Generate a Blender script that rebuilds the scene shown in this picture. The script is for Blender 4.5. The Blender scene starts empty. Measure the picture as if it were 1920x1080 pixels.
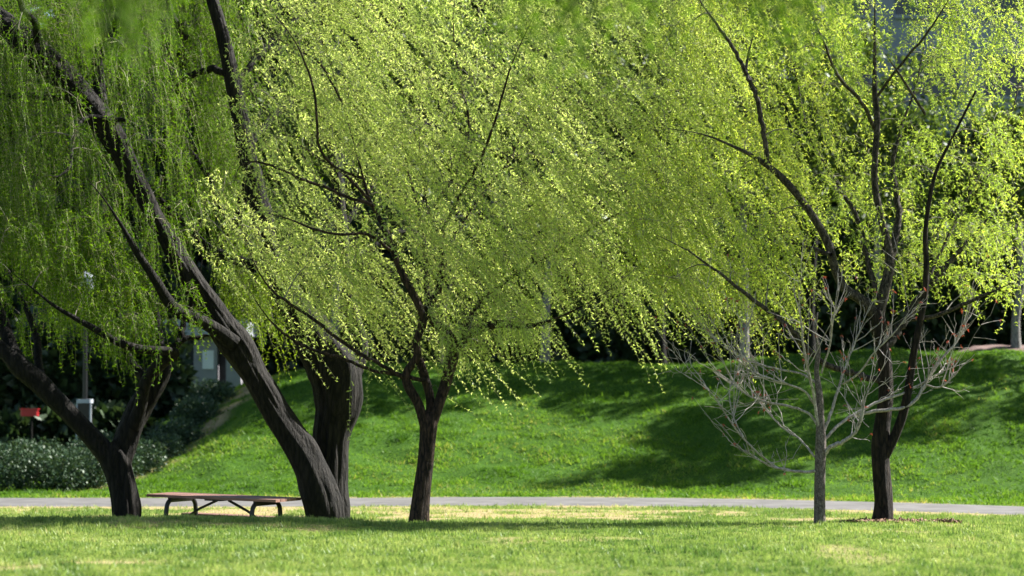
import bpy, math, random
import numpy as np
from mathutils import Vector

R = np.random.default_rng(11)
random.seed(5)
scene = bpy.context.scene
col = scene.collection

# ------------------------------------------------------------------ camera
F = 4533.0                    # focal length in pixels of a 1920 wide picture (85 mm)
CAM = np.array([0.0, 0.0, 1.7])
PITCH = math.atan(180.0 / F)
cd = bpy.data.cameras.new('camera'); cam = bpy.data.objects.new('camera', cd); col.objects.link(cam)
cam.location = CAM; cam.rotation_euler = (math.pi / 2 + PITCH, 0, 0)
cd.sensor_width = 36; cd.lens = 36 * F / 1920; cd.clip_end = 3000; cd.clip_start = 0.5
cd.dof.use_dof = True; cd.dof.focus_distance = 36.0; cd.dof.aperture_fstop = 1.2
scene.camera = cam

# ------------------------------------------------------------------ sky, sun, exposure
SUN = np.array([0.90, 0.44, 0.0]); SUN /= np.linalg.norm(SUN)
ELEV = math.radians(40)
w = bpy.data.worlds.new('World'); scene.world = w; w.use_nodes = True
nt = w.node_tree; nt.nodes.clear()
sky = nt.nodes.new('ShaderNodeTexSky'); sky.sky_type = 'NISHITA'; sky.sun_disc = False
sky.sun_elevation = ELEV; sky.sun_rotation = math.atan2(SUN[0], SUN[1])
bg = nt.nodes.new('ShaderNodeBackground'); bg.inputs[1].default_value = 0.05
out = nt.nodes.new('ShaderNodeOutputWorld')
nt.links.new(sky.outputs[0], bg.inputs[0]); nt.links.new(bg.outputs[0], out.inputs[0])
sl = bpy.data.lights.new('sun', 'SUN'); sl.energy = 5.0; sl.angle = math.radians(0.53); sl.color = (1.0, 0.955, 0.87)
so = bpy.data.objects.new('sun', sl); col.objects.link(so)
sdir = Vector((SUN[0] * math.cos(ELEV), SUN[1] * math.cos(ELEV), math.sin(ELEV)))
so.rotation_euler = sdir.to_track_quat('Z', 'Y').to_euler(); so.location = (30, 30, 40)
vs = scene.view_settings
vs.view_transform = 'Standard'; vs.look = 'None'; vs.gamma = 1.0; vs.use_curve_mapping = False
vs.exposure = 1.95
scene.render.engine = 'CYCLES'

# ------------------------------------------------------------------ helpers
def at(px, py, Y):
    """point at depth Y on the ray through a pixel of the 1920x1080 picture"""
    px = np.asarray(px, float); py = np.asarray(py, float); Y = np.asarray(Y, float)
    u = (px - 960) / F; v = (540 - py) / F
    dy = math.cos(PITCH) - v * math.sin(PITCH); dz = math.sin(PITCH) + v * math.cos(PITCH)
    k = Y / dy
    return np.stack([CAM[0] + u * k, CAM[1] + Y + 0 * u, CAM[2] + dz * k], -1)

def sm(t):
    t = np.clip(t, 0, 1); return t * t * (3 - 2 * t)

_g = np.random.default_rng(3).random((64, 64))
def vnoise(x, y):
    x = np.asarray(x, float); y = np.asarray(y, float)
    xi = np.floor(x).astype(int); yi = np.floor(y).astype(int)
    fx = sm(x - xi); fy = sm(y - yi)
    a = _g[xi % 64, yi % 64]; b = _g[(xi + 1) % 64, yi % 64]
    c = _g[xi % 64, (yi + 1) % 64]; d = _g[(xi + 1) % 64, (yi + 1) % 64]
    return (a * (1 - fx) + b * fx) * (1 - fy) + (c * (1 - fx) + d * fx) * fy

def path_y(x):
    x = np.asarray(x, float)
    return 50.4 - 0.039 * np.where(x > 0, x, 0) ** 2 * (x < 14) - (x >= 14) * (7.64 + (x - 14) * 1.09)
PATH_HALF = 2.0

PL = ([-50, 0, 22, 30, 34, 35.2, 38, 40, 44, 400], [0, 0, -.10, -.15, -.185, -.29, -.80, -.84, -.76, -.74])
PR = ([-50, 0, 22, 30, 34, 35.5, 38, 42, 45, 400], [0, 0, -.14, -.21, -.28, -.345, -.52, -.71, -.74, -.74])
def smooth_interp(y, P):
    s = 0.0
    for d in (-.6, -.3, 0, .3, .6): s = s + np.interp(y + d, P[0], P[1])
    return s / 5

def ground_z(x, y):
    x = np.asarray(x, float); y = np.asarray(y, float)
    k = sm((x + 3.4) / 2.4)
    z = smooth_interp(y, PL) * (1 - k) + smooth_interp(y, PR) * k
    d = y - path_y(x)
    off = np.clip(np.abs(d) - 2.4, 0, 3) / 3
    z = z + (vnoise(x * .45, y * .45) - .5) * .05 * off + (vnoise(x * 1.3 + 9, y * 1.3) - .5) * .025 * off
    # embankment behind the path
    toe = 53.6 - 0.028 * np.clip(x, 0, 9) ** 2
    left = sm((x + 11.2) / 6.5)
    h = 2.95 + 0.30 * sm((x - 5) / 5)
    crest = toe + 12.5
    rise = sm((y - toe) / 12.5)
    rise = 0.65 * rise + 0.35 * np.clip((y - toe) / 12.5, 0, 1)
    z = z + h * rise * left
    # ground behind the shrubs on the left
    z = z + 1.5 * sm((y - 60) / 9) * (1 - left)
    z = z - 0.35 * sm((y - 67) / 10) * left
    bank = sm((y - toe) / 3) * (1 - .8 * sm((y - crest) / 4))
    z = z + bank * ((vnoise(x * .7 + 3, y * .7) - .5) * .22 + (vnoise(x * 1.9, y * 1.9 + 7) - .5) * .13)
    return z

def mesh_np(name, verts, faces, tint=None, smooth=False):
    """verts (n,3), faces (m,3) or (m,4); tint per vertex"""
    verts = np.asarray(verts, np.float32); faces = np.asarray(faces, np.int32)
    me = bpy.data.meshes.new(name)
    n, k = faces.shape
    me.vertices.add(len(verts)); me.vertices.foreach_set('co', verts.ravel())
    me.loops.add(n * k); me.loops.foreach_set('vertex_index', faces.ravel())
    me.polygons.add(n); me.polygons.foreach_set('loop_start', np.arange(0, n * k, k, dtype=np.int32))
    if smooth: me.polygons.foreach_set('use_smooth', np.ones(n, bool))
    if tint is not None:
        a = me.attributes.new('tint', 'FLOAT', 'POINT'); a.data.foreach_set('value', np.asarray(tint, np.float32))
    me.update(calc_edges=True)
    return me

def link(name, me, mat, parent=None, loc=None, kind=None, label=None, cat=None, group=None):
    o = bpy.data.objects.new(name, me); col.objects.link(o)
    if mat is not None and not me.materials: me.materials.append(mat)
    if parent is not None: o.parent = parent
    if loc is not None: o.location = loc
    tag(o, label, cat, group, kind)
    return o

def tag(o, label=None, cat=None, group=None, kind=None):
    if label: o['label'] = label
    if cat: o['category'] = cat
    if group: o['group'] = group
    if kind: o['kind'] = kind

def empty(name, loc, label, cat, group=None, rz=0):
    o = bpy.data.objects.new(name, None); col.objects.link(o)
    o.location = loc; o.rotation_euler = (0, 0, rz); o.empty_display_size = .2
    tag(o, label, cat, group)
    return o

class MB:
    """collects quads / tris of one part"""
    def __init__(s): s.v = []; s.f = []; s.n = 0
    def add(s, v, f):
        s.v.append(np.asarray(v, float)); s.f.extend([[i + s.n for i in q] for q in f]); s.n += len(v)
    def box(s, c, d, rot=None, bev=0.0):
        c = np.asarray(c, float); hx, hy, hz = np.asarray(d, float) / 2
        b = bev
        ring = [(-hx + b, -hy), (hx - b, -hy), (hx, -hy + b), (hx, hy - b), (hx - b, hy), (-hx + b, hy), (-hx, hy - b), (-hx, -hy + b)] if b else [(-hx, -hy), (hx, -hy), (hx, hy), (-hx, hy)]
        k = len(ring)
        v = np.array([(x, y, -hz) for x, y in ring] + [(x, y, hz) for x, y in ring])
        f = [[i, (i + 1) % k, (i + 1) % k + k, i + k] for i in range(k)] + [list(range(k))[::-1], list(range(k, 2 * k))]
        if rot is not None: v = v @ np.asarray(rot).T
        s.add(v + c, f)
    def tube(s, pts, rad, sides=8, cap=True):
        v, f = tube_arr(pts, rad, sides)
        s.add(v, f.tolist())
        if cap:
            n = len(pts)
            base = s.n - n * sides
            s.f.append([base + i for i in range(sides)][::-1]); s.f.append([base + (n - 1) * sides + i for i in range(sides)])
    def mesh(s, name):
        me = bpy.data.meshes.new(name); me.from_pydata(np.concatenate(s.v).tolist(), [], s.f); me.update(); return me

def frames(pts):
    pts = np.asarray(pts, float)
    t = np.gradient(pts, axis=0); t /= np.linalg.norm(t, axis=1)[:, None] + 1e-9
    ref = np.array([.31, -.87, .12]) if abs(t[0, 2]) > .5 else np.array([.1, .2, 1.0])
    a = np.cross(t, ref); a /= np.linalg.norm(a, axis=1)[:, None] + 1e-9
    b = np.cross(t, a)
    return t, a, b

def tube_arr(pts, rad, sides=6, wob=None):
    pts = np.asarray(pts, float); rad = np.asarray(rad, float) * np.ones(len(pts))
    t, a, b = frames(pts)
    th = np.arange(sides) / sides * 2 * math.pi
    rr = rad[:, None] * (np.ones((len(pts), sides)) if wob is None else wob)
    v = pts[:, None, :] + rr[..., None] * (np.cos(th)[None, :, None] * a[:, None, :] + np.sin(th)[None, :, None] * b[:, None, :])
    n = len(pts); i = np.arange(n - 1)[:, None]; j = np.arange(sides)[None, :]
    f = np.stack([i * sides + j, i * sides + (j + 1) % sides, (i + 1) * sides + (j + 1) % sides, (i + 1) * sides + j], -1).reshape(-1, 4)
    return v.reshape(-1, 3), f

def catmull(P, m):
    P = np.asarray(P, float)
    if len(P) == 2:
        t = np.linspace(0, 1, m + 1)[:, None]; return P[0] * (1 - t) + P[1] * t
    Q = np.vstack([2 * P[0] - P[1], P, 2 * P[-1] - P[-2]])
    o = []
    for i in range(1, len(Q) - 2):
        t = np.linspace(0, 1, m, endpoint=False)[:, None]
        p0, p1, p2, p3 = Q[i - 1], Q[i], Q[i + 1], Q[i + 2]
        o.append(.5 * (2 * p1 + (p2 - p0) * t + (2 * p0 - 5 * p1 + 4 * p2 - p3) * t ** 2 + (3 * p1 - p0 - 3 * p2 + p3) * t ** 3))
    return np.vstack(o + [P[-1:]])

# ------------------------------------------------------------------ materials
def newmat(name):
    m = bpy.data.materials.new(name); m.use_nodes = True; n = m.node_tree; n.nodes.clear()
    return m, n, n.nodes.new('ShaderNodeOutputMaterial')

def ramp(n, stops):
    r = n.nodes.new('ShaderNodeValToRGB'); e = r.color_ramp.elements
    while len(e) < len(stops): e.new(.5)
    for el, (p, c) in zip(e, stops): el.position = p; el.color = (*c, 1)
    return r

def leaf_mat(name, stops, trans=.5, gloss=.06, rough=.45, tscale=(1.25, 1.15, .6)):
    m, n, o = newmat(name)
    at_ = n.nodes.new('ShaderNodeAttribute'); at_.attribute_name = 'tint'
    r = ramp(n, stops); n.links.new(at_.outputs['Fac'], r.inputs[0])
    d = n.nodes.new('ShaderNodeBsdfDiffuse'); t = n.nodes.new('ShaderNodeBsdfTranslucent')
    mul = n.nodes.new('ShaderNodeMixRGB'); mul.blend_type = 'MULTIPLY'; mul.inputs[0].default_value = 1; mul.inputs[2].default_value = (*tscale, 1)
    n.links.new(r.outputs[0], d.inputs[0]); n.links.new(r.outputs[0], mul.inputs[1]); n.links.new(mul.outputs[0], t.inputs[0])
    mx = n.nodes.new('ShaderNodeMixShader'); mx.inputs[0].default_value = trans
    n.links.new(d.outputs[0], mx.inputs[1]); n.links.new(t.outputs[0], mx.inputs[2])
    g = n.nodes.new('ShaderNodeBsdfGlossy'); g.inputs['Roughness'].default_value = rough; g.inputs[0].default_value = (.9, .95, .9, 1)
    m2 = n.nodes.new('ShaderNodeMixShader'); m2.inputs[0].default_value = gloss
    n.links.new(mx.outputs[0], m2.inputs[1]); n.links.new(g.outputs[0], m2.inputs[2]); n.links.new(m2.outputs[0], o.inputs[0])
    return m

def bark_mat(name, dark, light, scale=9.0, stretch=.22, bump=.9):
    m, n, o = newmat(name)
    tc = n.nodes.new('ShaderNodeTexCoord'); mp = n.nodes.new('ShaderNodeMapping'); mp.inputs['Scale'].default_value = (1, 1, stretch)
    n.links.new(tc.outputs['Object'], mp.inputs[0])
    v = n.nodes.new('ShaderNodeTexVoronoi'); v.feature = 'DISTANCE_TO_EDGE'; v.inputs['Scale'].default_value = scale * 1.6
    ns = n.nodes.new('ShaderNodeTexNoise'); ns.inputs['Scale'].default_value = scale * 1.3; ns.inputs['Detail'].default_value = 6; ns.inputs['Roughness'].default_value = .65
    mxv = n.nodes.new('ShaderNodeMixRGB'); mxv.inputs[0].default_value = .12
    n.links.new(mp.outputs[0], ns.inputs[0]); n.links.new(mp.outputs[0], mxv.inputs[1]); n.links.new(ns.outputs['Color'], mxv.inputs[2]); n.links.new(mxv.outputs[0], v.inputs[0])
    ml = n.nodes.new('ShaderNodeMath'); ml.operation = 'MULTIPLY_ADD'; ml.inputs[1].default_value = 1.3
    n.links.new(v.outputs['Distance'], ml.inputs[0]); n.links.new(ns.outputs[0], ml.inputs[2])
    r = ramp(n, [(.48, dark), (.66, tuple(.45 * a + .55 * b for a, b in zip(light, dark))), (.92, light)]); n.links.new(ml.outputs[0], r.inputs[0])
    b = n.nodes.new('ShaderNodeBump'); b.inputs['Strength'].default_value = bump; b.inputs['Distance'].default_value = .03
    n.links.new(ml.outputs[0], b.inputs['Height'])
    p = n.nodes.new('ShaderNodeBsdfPrincipled'); p.inputs['Roughness'].default_value = .85
    p.inputs['Specular IOR Level'].default_value = .25
    n.links.new(r.outputs[0], p.inputs[0]); n.links.new(b.outputs[0], p.inputs['Normal']); n.links.new(p.outputs[0], o.inputs[0])
    return m

def plain_mat(name, c1, c2, scale=8, rough=.6, metal=0, bump=.2, stretch=(1, 1, 1), spec=.4):
    m, n, o = newmat(name)
    tc = n.nodes.new('ShaderNodeTexCoord'); mp = n.nodes.new('ShaderNodeMapping'); mp.inputs['Scale'].default_value = stretch
    n.links.new(tc.outputs['Object'], mp.inputs[0])
    ns = n.nodes.new('ShaderNodeTexNoise'); ns.inputs['Scale'].default_value = scale; ns.inputs['Detail'].default_value = 5
    n.links.new(mp.outputs[0], ns.inputs[0])
    r = ramp(n, [(.3, c1), (.7, c2)]); n.links.new(ns.outputs[0], r.inputs[0])
    p = n.nodes.new('ShaderNodeBsdfPrincipled'); p.inputs['Roughness'].default_value = rough; p.inputs['Metallic'].default_value = metal
    p.inputs['Specular IOR Level'].default_value = spec
    b = n.nodes.new('ShaderNodeBump'); b.inputs['Strength'].default_value = bump; b.inputs['Distance'].default_value = .02
    n.links.new(ns.outputs[0], b.inputs['Height']); n.links.new(b.outputs[0], p.inputs['Normal'])
    n.links.new(r.outputs[0], p.inputs[0]); n.links.new(p.outputs[0], o.inputs[0])
    return m

M = {}
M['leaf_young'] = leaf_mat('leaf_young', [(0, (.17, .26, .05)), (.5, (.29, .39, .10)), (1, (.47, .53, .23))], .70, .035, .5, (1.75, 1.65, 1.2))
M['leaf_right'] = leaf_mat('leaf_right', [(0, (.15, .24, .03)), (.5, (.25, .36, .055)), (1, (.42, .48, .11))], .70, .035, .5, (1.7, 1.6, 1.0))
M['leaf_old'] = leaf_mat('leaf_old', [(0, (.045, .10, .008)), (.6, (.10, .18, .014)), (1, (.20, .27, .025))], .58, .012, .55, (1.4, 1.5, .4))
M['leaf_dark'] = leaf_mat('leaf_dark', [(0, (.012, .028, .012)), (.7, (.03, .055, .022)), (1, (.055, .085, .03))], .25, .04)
M['leaf_shrub'] = leaf_mat('leaf_shrub', [(0, (.02, .045, .022)), (.6, (.04, .075, .04)), (1, (.075, .11, .065))], .2, .02, .45)
M['leaf_red'] = leaf_mat('leaf_red', [(0, (.20, .03, .03)), (1, (.32, .08, .06))], .4, .05)
M['grass_near'] = leaf_mat('grass_near', [(0, (.06, .13, .025)), (.45, (.17, .255, .055)), (.85, (.33, .39, .12)), (1, (.44, .38, .20))], .45, .025, .5, (1.15, 1.15, .9))
M['grass_bank'] = leaf_mat('grass_bank', [(0, (.022, .07, .007)), (.5, (.085, .185, .016)), (.85, (.14, .25, .035)), (1, (.30, .29, .10))], .5, .012, .5, (1.25, 1.2, .7))
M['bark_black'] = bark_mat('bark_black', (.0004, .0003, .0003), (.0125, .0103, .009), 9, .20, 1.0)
M['bark_brown'] = bark_mat('bark_brown', (.004, .0025, .002), (.060, .036, .025), 12)
M['bark_grey'] = bark_mat('bark_grey', (.045, .036, .032), (.20, .17, .155), 22, .5, .4)
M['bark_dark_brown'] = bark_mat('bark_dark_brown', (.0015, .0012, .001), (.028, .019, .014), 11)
M['bark_sapling'] = bark_mat('bark_sapling', (.17, .145, .135), (.44, .40, .38), 18, .5, .3)  # limbs paler than the trunk bark: their sunlit look is in the colour
M['bark_limb'] = bark_mat('bark_limb', (.010, .008, .007), (.085, .07, .058), 16, .4, .5)
M['twig'] = plain_mat('twig', (.07, .062, .045), (.20, .18, .14), 6, .6)
M['shoot'] = plain_mat('shoot', (.16, .17, .06), (.30, .29, .13), 6, .5)
M['twig_grey'] = plain_mat('twig_grey', (.18, .155, .145), (.44, .39, .37), 6, .6)
M['leaf_crest'] = leaf_mat('leaf_crest', [(0, (.03, .06, .010)), (.6, (.06, .105, .016)), (1, (.11, .15, .03))], .45, .03)
M['bark_pale'] = bark_mat('bark_pale', (.10, .095, .09), (.24, .23, .215), 8, .6, .3)

# ground material: grass soil with straw patches
def ground_mat():
    m, n, o = newmat('ground_soil')
    at_ = n.nodes.new('ShaderNodeAttribute'); at_.attribute_name = 'tint'
    tc = n.nodes.new('ShaderNodeTexCoord')
    n1 = n.nodes.new('ShaderNodeTexNoise'); n1.inputs['Scale'].default_value = 14; n1.inputs['Detail'].default_value = 8; n1.inputs['Roughness'].default_value = .7
    n.links.new(tc.outputs['Object'], n1.inputs[0])
    g1 = ramp(n, [(.3, (.05, .085, .012)), (.5, (.10, .145, .022)), (.72, (.19, .21, .05))])
    g2 = ramp(n, [(.3, (.20, .15, .075)), (.55, (.33, .26, .14)), (.75, (.44, .36, .21))])
    g3 = ramp(n, [(.3, (.014, .04, .004)), (.5, (.032, .085, .006)), (.75, (.075, .13, .012))])
    for g in (g1, g2, g3): n.links.new(n1.outputs[0], g.inputs[0])
    # tint: 0 lawn, 1 dry, 2 bank, values between mix
    a = n.nodes.new('ShaderNodeMapRange'); a.inputs[1].default_value = 0; a.inputs[2].default_value = 1; n.links.new(at_.outputs['Fac'], a.inputs[0])
    at2 = n.nodes.new('ShaderNodeAttribute'); at2.attribute_name = 'bank'
    mx = n.nodes.new('ShaderNodeMixRGB'); n.links.new(at2.outputs['Fac'], mx.inputs[0]); n.links.new(g1.outputs[0], mx.inputs[1]); n.links.new(g3.outputs[0], mx.inputs[2])
    m2 = n.nodes.new('ShaderNodeMixRGB'); n.links.new(a.outputs[0], m2.inputs[0]); n.links.new(mx.outputs[0], m2.inputs[1]); n.links.new(g2.outputs[0], m2.inputs[2])
    b = n.nodes.new('ShaderNodeBump'); b.inputs['Strength'].default_value = .8; b.inputs['Distance'].default_value = .05
    n.links.new(n1.outputs[0], b.inputs['Height'])
    p = n.nodes.new('ShaderNodeBsdfPrincipled'); p.inputs['Roughness'].default_value = .95; p.inputs['Specular IOR Level'].default_value = .1
    n.links.new(m2.outputs[0], p.inputs[0]); n.links.new(b.outputs[0], p.inputs['Normal']); n.links.new(p.outputs[0], o.inputs[0])
    return m
M['ground'] = ground_mat()

# ------------------------------------------------------------------ ground, path
def dry(x, y):
    d = y - path_y(x)
    k = np.zeros_like(x)
    nz = vnoise(x * .55 + 20, y * .9 + 4); nz2 = vnoise(x * 2.1 + 5, y * 2.1)
    near = np.exp(-((np.abs(d) - PATH_HALF) / .55) ** 2) * (np.abs(d) > PATH_HALF - .3)
    k = np.maximum(k, near * sm((nz * .7 + nz2 * .3 - .3) / .3) * np.where(d < 0, 1, .75))
    lawn = sm((y - 41) / 2) * (d < -PATH_HALF)
    k = np.maximum(k, lawn * .85 * sm((nz * .5 + nz2 * .5 - .53) / .16))
    # a worn streak in the near lawn
    s = np.exp(-(((x + 4.6) / 1.15) ** 2 + ((y - 24.6 - .12 * (x + 4.6)) / .45) ** 2)) * sm((nz2 - .2) / .4) * 1.2
    k = np.maximum(k, s)
    k = np.maximum(k, .5 * sm((vnoise(x * .8, y * .5 + 31) - .72) / .15) * (y < 36))
    # the worn edge of the embankment by the shrubs
    e = np.exp(-((x + 9.2 - (y - 58) * .30) / .5) ** 2) * (y > 55.5) * (y < 68)
    k = np.maximum(k, e * .9 * sm((nz2 - .2) / .5))
    return np.clip(k, 0, 1)

def bankmask(x, y):
    return sm((y - path_y(x) - 1.6) / .8)

def grid_mesh(name, xs, ys):
    X, Y = np.meshgrid(xs, ys); Z = ground_z(X, Y)
    v = np.stack([X, Y, Z], -1).reshape(-1, 3)
    nx, ny = len(xs), len(ys)
    i = np.arange(ny - 1)[:, None]; j = np.arange(nx - 1)[None, :]
    f = np.stack([i * nx + j, i * nx + j + 1, (i + 1) * nx + j + 1, (i + 1) * nx + j], -1).reshape(-1, 4)
    return v, f
xs = np.concatenate([[-900, -300, -100, -50, -30, -22], np.arange(-18, 18.01, .16), [22, 30, 50, 100, 300, 900]])
ys = np.concatenate([[-300, -100, -40, -10, 0, 6, 12], np.arange(16, 72.01, .18), [75, 80, 90, 110, 150, 300, 1500]])
v, f = grid_mesh('ground', xs, ys)
me = mesh_np('ground', v, f, dry(v[:, 0], v[:, 1]), True)
a = me.attributes.new('bank', 'FLOAT', 'POINT'); a.data.foreach_set('value', bankmask(v[:, 0], v[:, 1]).astype(np.float32))
link('ground', me, M['ground'], kind='structure', label='mown park lawn rising to a grassy embankment behind the path')

px_ = np.arange(-30, 24.01, .35); ts = np.linspace(-1, 1, 9)
V = []
for x in px_:
    e = (vnoise(x * 1.7, 3.3) - .5) * .18
    for t in ts:
        y = path_y(x) + t * PATH_HALF + (e if t < 0 else -e * .7) * abs(t)
        V.append((x, y, float(ground_z(x, y)) + (.022 if abs(t) < .99 else -.03)))
n_ = len(ts); ii = np.arange(len(px_) - 1)[:, None]; jj = np.arange(n_ - 1)[None, :]
f = np.stack([ii * n_ + jj, (ii + 1) * n_ + jj, (ii + 1) * n_ + jj + 1, ii * n_ + jj + 1], -1).reshape(-1, 4)
M['path'] = plain_mat('path_concrete', (.070, .068, .067), (.125, .121, .119), 2.2, .85, bump=.1)
link('path', mesh_np('path', V, f, smooth=True), M['path'], kind='structure', label='pale grey paved path crossing the park behind the trees')

# ------------------------------------------------------------------ grass blades
def grass(name, xr, yr, n, hgt, wid, mat, label, keep, tintf, lean=.5, tuft=3, group=None):
    x = R.uniform(*xr, n); y = R.uniform(*yr, n)
    k = keep(x, y) > R.random(n); x = x[k]; y = y[k]
    n = len(x)
    x = np.repeat(x, tuft) + R.normal(0, wid * 2.2, n * tuft); y = np.repeat(y, tuft) + R.normal(0, wid * 2.2, n * tuft)
    n *= tuft
    z = ground_z(x, y) - .01
    lump = .35 + .8 * vnoise(x * 2.3 + 11, y * 2.3) + .9 * sm((vnoise(x * 6.1, y * 6.1 + 3) - .55) / .3)
    h = hgt * R.uniform(.5, 1.35, n) * lump
    az = R.uniform(0, 2 * math.pi, n); la = R.uniform(0, 2 * math.pi, n); l = h * R.uniform(0, lean, n) * 1.6
    wv = wid * R.uniform(.6, 1.3, n)
    b = np.stack([x, y, z], -1)
    s = np.stack([np.cos(az) * wv, np.sin(az) * wv, 0 * wv], -1)
    tip = b + np.stack([np.cos(la) * l, np.sin(la) * l, h], -1)
    V = np.stack([b - s, b + s, tip], 1).reshape(-1, 3)
    t = np.clip(tintf(x, y) + R.normal(0, .13, n), 0, 1)
    me = mesh_np(name, V, np.arange(3 * n).reshape(-1, 3), np.repeat(t, 3))
    return link(name, me, mat, kind='stuff', label=label, cat='grass')

inview = lambda x, y: (np.abs(x) < .2118 * y + 1.6)
def near_keep(x, y): return inview(x, y) * (1 - .85 * dry(x, y))
def near_tint(x, y): return np.clip(.20 + .45 * vnoise(x * .6, y * .35 + 2) + .55 * (vnoise(x * 4.5, y * 2.2) - .5) + .35 * dry(x, y), 0, .97)
grass('lawn_grass', (-10, 10), (20, 36.6), 125000, .042, .009, M['grass_near'], 'short yellow green mown grass of the near lawn', near_keep, near_tint)
def mid_keep(x, y): return inview(x, y) * (1 - .8 * dry(x, y)) * ((path_y(x) - y) > PATH_HALF - .42 * vnoise(x * 2.6, 1.7))
def mid_tint(x, y): return np.clip(.20 + .45 * vnoise(x * .6, y * .35 + 2) + .5 * dry(x, y), 0, 1)
grass('verge_grass', (-12, 12), (36.6, 49.5), 52000, .05, .010, M['grass_near'], 'patchy drying grass between the trees and the path', mid_keep, mid_tint)
def bank_keep(x, y): return inview(x, y) * ((y - path_y(x)) > PATH_HALF - .40 * vnoise(x * 2.1, 8.2)) * (.35 + .65 * sm((vnoise(x * 1.1 + 40, y * 1.1) - .2) / .4)) * (1 - .8 * dry(x, y))
def bank_tint(x, y): return np.clip(.30 * sm((vnoise(x * .35 + 8, y * .5 + 1) - .55) / .25) - .18 * sm((vnoise(x * 1.7 + 4, y * 1.4 + 6) - .6) / .2) + .12 + .55 * vnoise(x * .8 + 2, y * .8) + .35 * (vnoise(x * 2.7, y * 2.7 + 9) - .3) + .15 * np.exp(-((y - path_y(x) - 2) / 1.2) ** 2), 0, .74) + .35 * dry(x, y)
grass('embankment_grass', (-16, 16), (48, 69), 150000, .065, .016, M['grass_bank'], 'lush green uneven grass on the embankment slope', bank_keep, bank_tint, lean=.9)

# ------------------------------------------------------------------ tree building
def world_poly(pts, D, dd=(0, 0), bow=0.0):
    """pts (px,py,rpx) -> world centre line and radii; depth runs D+dd0 .. D+dd1"""
    P = np.array(pts, float); k = np.linspace(0, 1, len(P))
    Y = D + dd[0] + (dd[1] - dd[0]) * k + bow * np.sin(k * math.pi)
    W = at(P[:, 0], P[:, 1], Y)
    return W, P[:, 2] * Y / F

def limb_mesh(name, W, rad, base, sides, m=5, rough=.06, flare=0.0):
    C = catmull(np.column_stack([W, rad]), m)
    pts, r = C[:, :3], np.maximum(C[:, 3], .003)
    if name == 'limb':
        r = r * (1 - .8 * np.clip((np.linspace(0, 1, len(r)) - .7) / .3, 0, 1))
        r = np.maximum(r, .0028)
    if len(pts) > 5 and r.max() < .07:
        pts = pts + np.column_stack([R.normal(0, 1, len(pts)) for _ in range(3)]) * (r * .22)[:, None]
    L = np.concatenate([[0], np.cumsum(np.linalg.norm(np.diff(pts, axis=0), axis=1))])
    th = np.arange(sides) / sides
    ph = R.uniform(0, 50)
    w = 1 + rough * (2 * vnoise(th[None, :] * sides * .62 + ph, L[:, None] * 1.6 + ph) - 1) + rough * 1.1 * (2 * vnoise(th[None, :] * 5 + ph, L[:, None] * 3.0) - 1)
    w[:, -1] = .5 * (w[:, -2] + w[:, 0])
    if flare:
        k = np.exp(-L / .35)
        r = r * (1 + flare * k)
    v, f = tube_arr(pts, r, sides, w)
    # close the end
    v = np.vstack([v, pts[-1:]]); e = len(v) - 1; n = len(pts)
    cap = [[(n - 1) * sides + i, (n - 1) * sides + (i + 1) % sides, e, e] for i in range(sides)]
    me = bpy.data.meshes.new(name)
    me.from_pydata((v - base).tolist(), [], f.tolist() + [c[:3] for c in cap]); me.update()
    for p in me.polygons: p.use_smooth = True
    return me, pts, r

def inpoly(px, py, poly):
    poly = np.asarray(poly, float); ins = np.zeros(len(px), bool)
    for (x1, y1), (x2, y2) in zip(poly, np.roll(poly, -1, 0)):
        c = ((y1 > py) != (y2 > py)) & (px < (x2 - x1) * (py - y1) / (y2 - y1 + 1e-9) + x1)
        ins ^= c
    return ins

def strand_points(p0, d0, wdir, L, step, bend=.28, curl=.10):
    n = max(4, int(L / step)); s = np.arange(n + 1) * step
    k = np.exp(-s / bend)[:, None]
    d = d0 * k + wdir * (1 - k)
    ph = R.uniform(0, 6.28, 3); curl = curl * R.uniform(.5, 2.0)
    d = d + curl * np.stack([np.sin(s * 2.4 + ph[0]) + .6 * np.sin(s * 6.3 + ph[1]), np.sin(s * 2.7 + ph[1]), .5 * np.sin(s * 3.7 + ph[2])], -1)
    d /= np.linalg.norm(d, axis=1)[:, None]
    return p0 + np.vstack([np.zeros(3), np.cumsum(d[:-1] * step, axis=0)]), d

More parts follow.
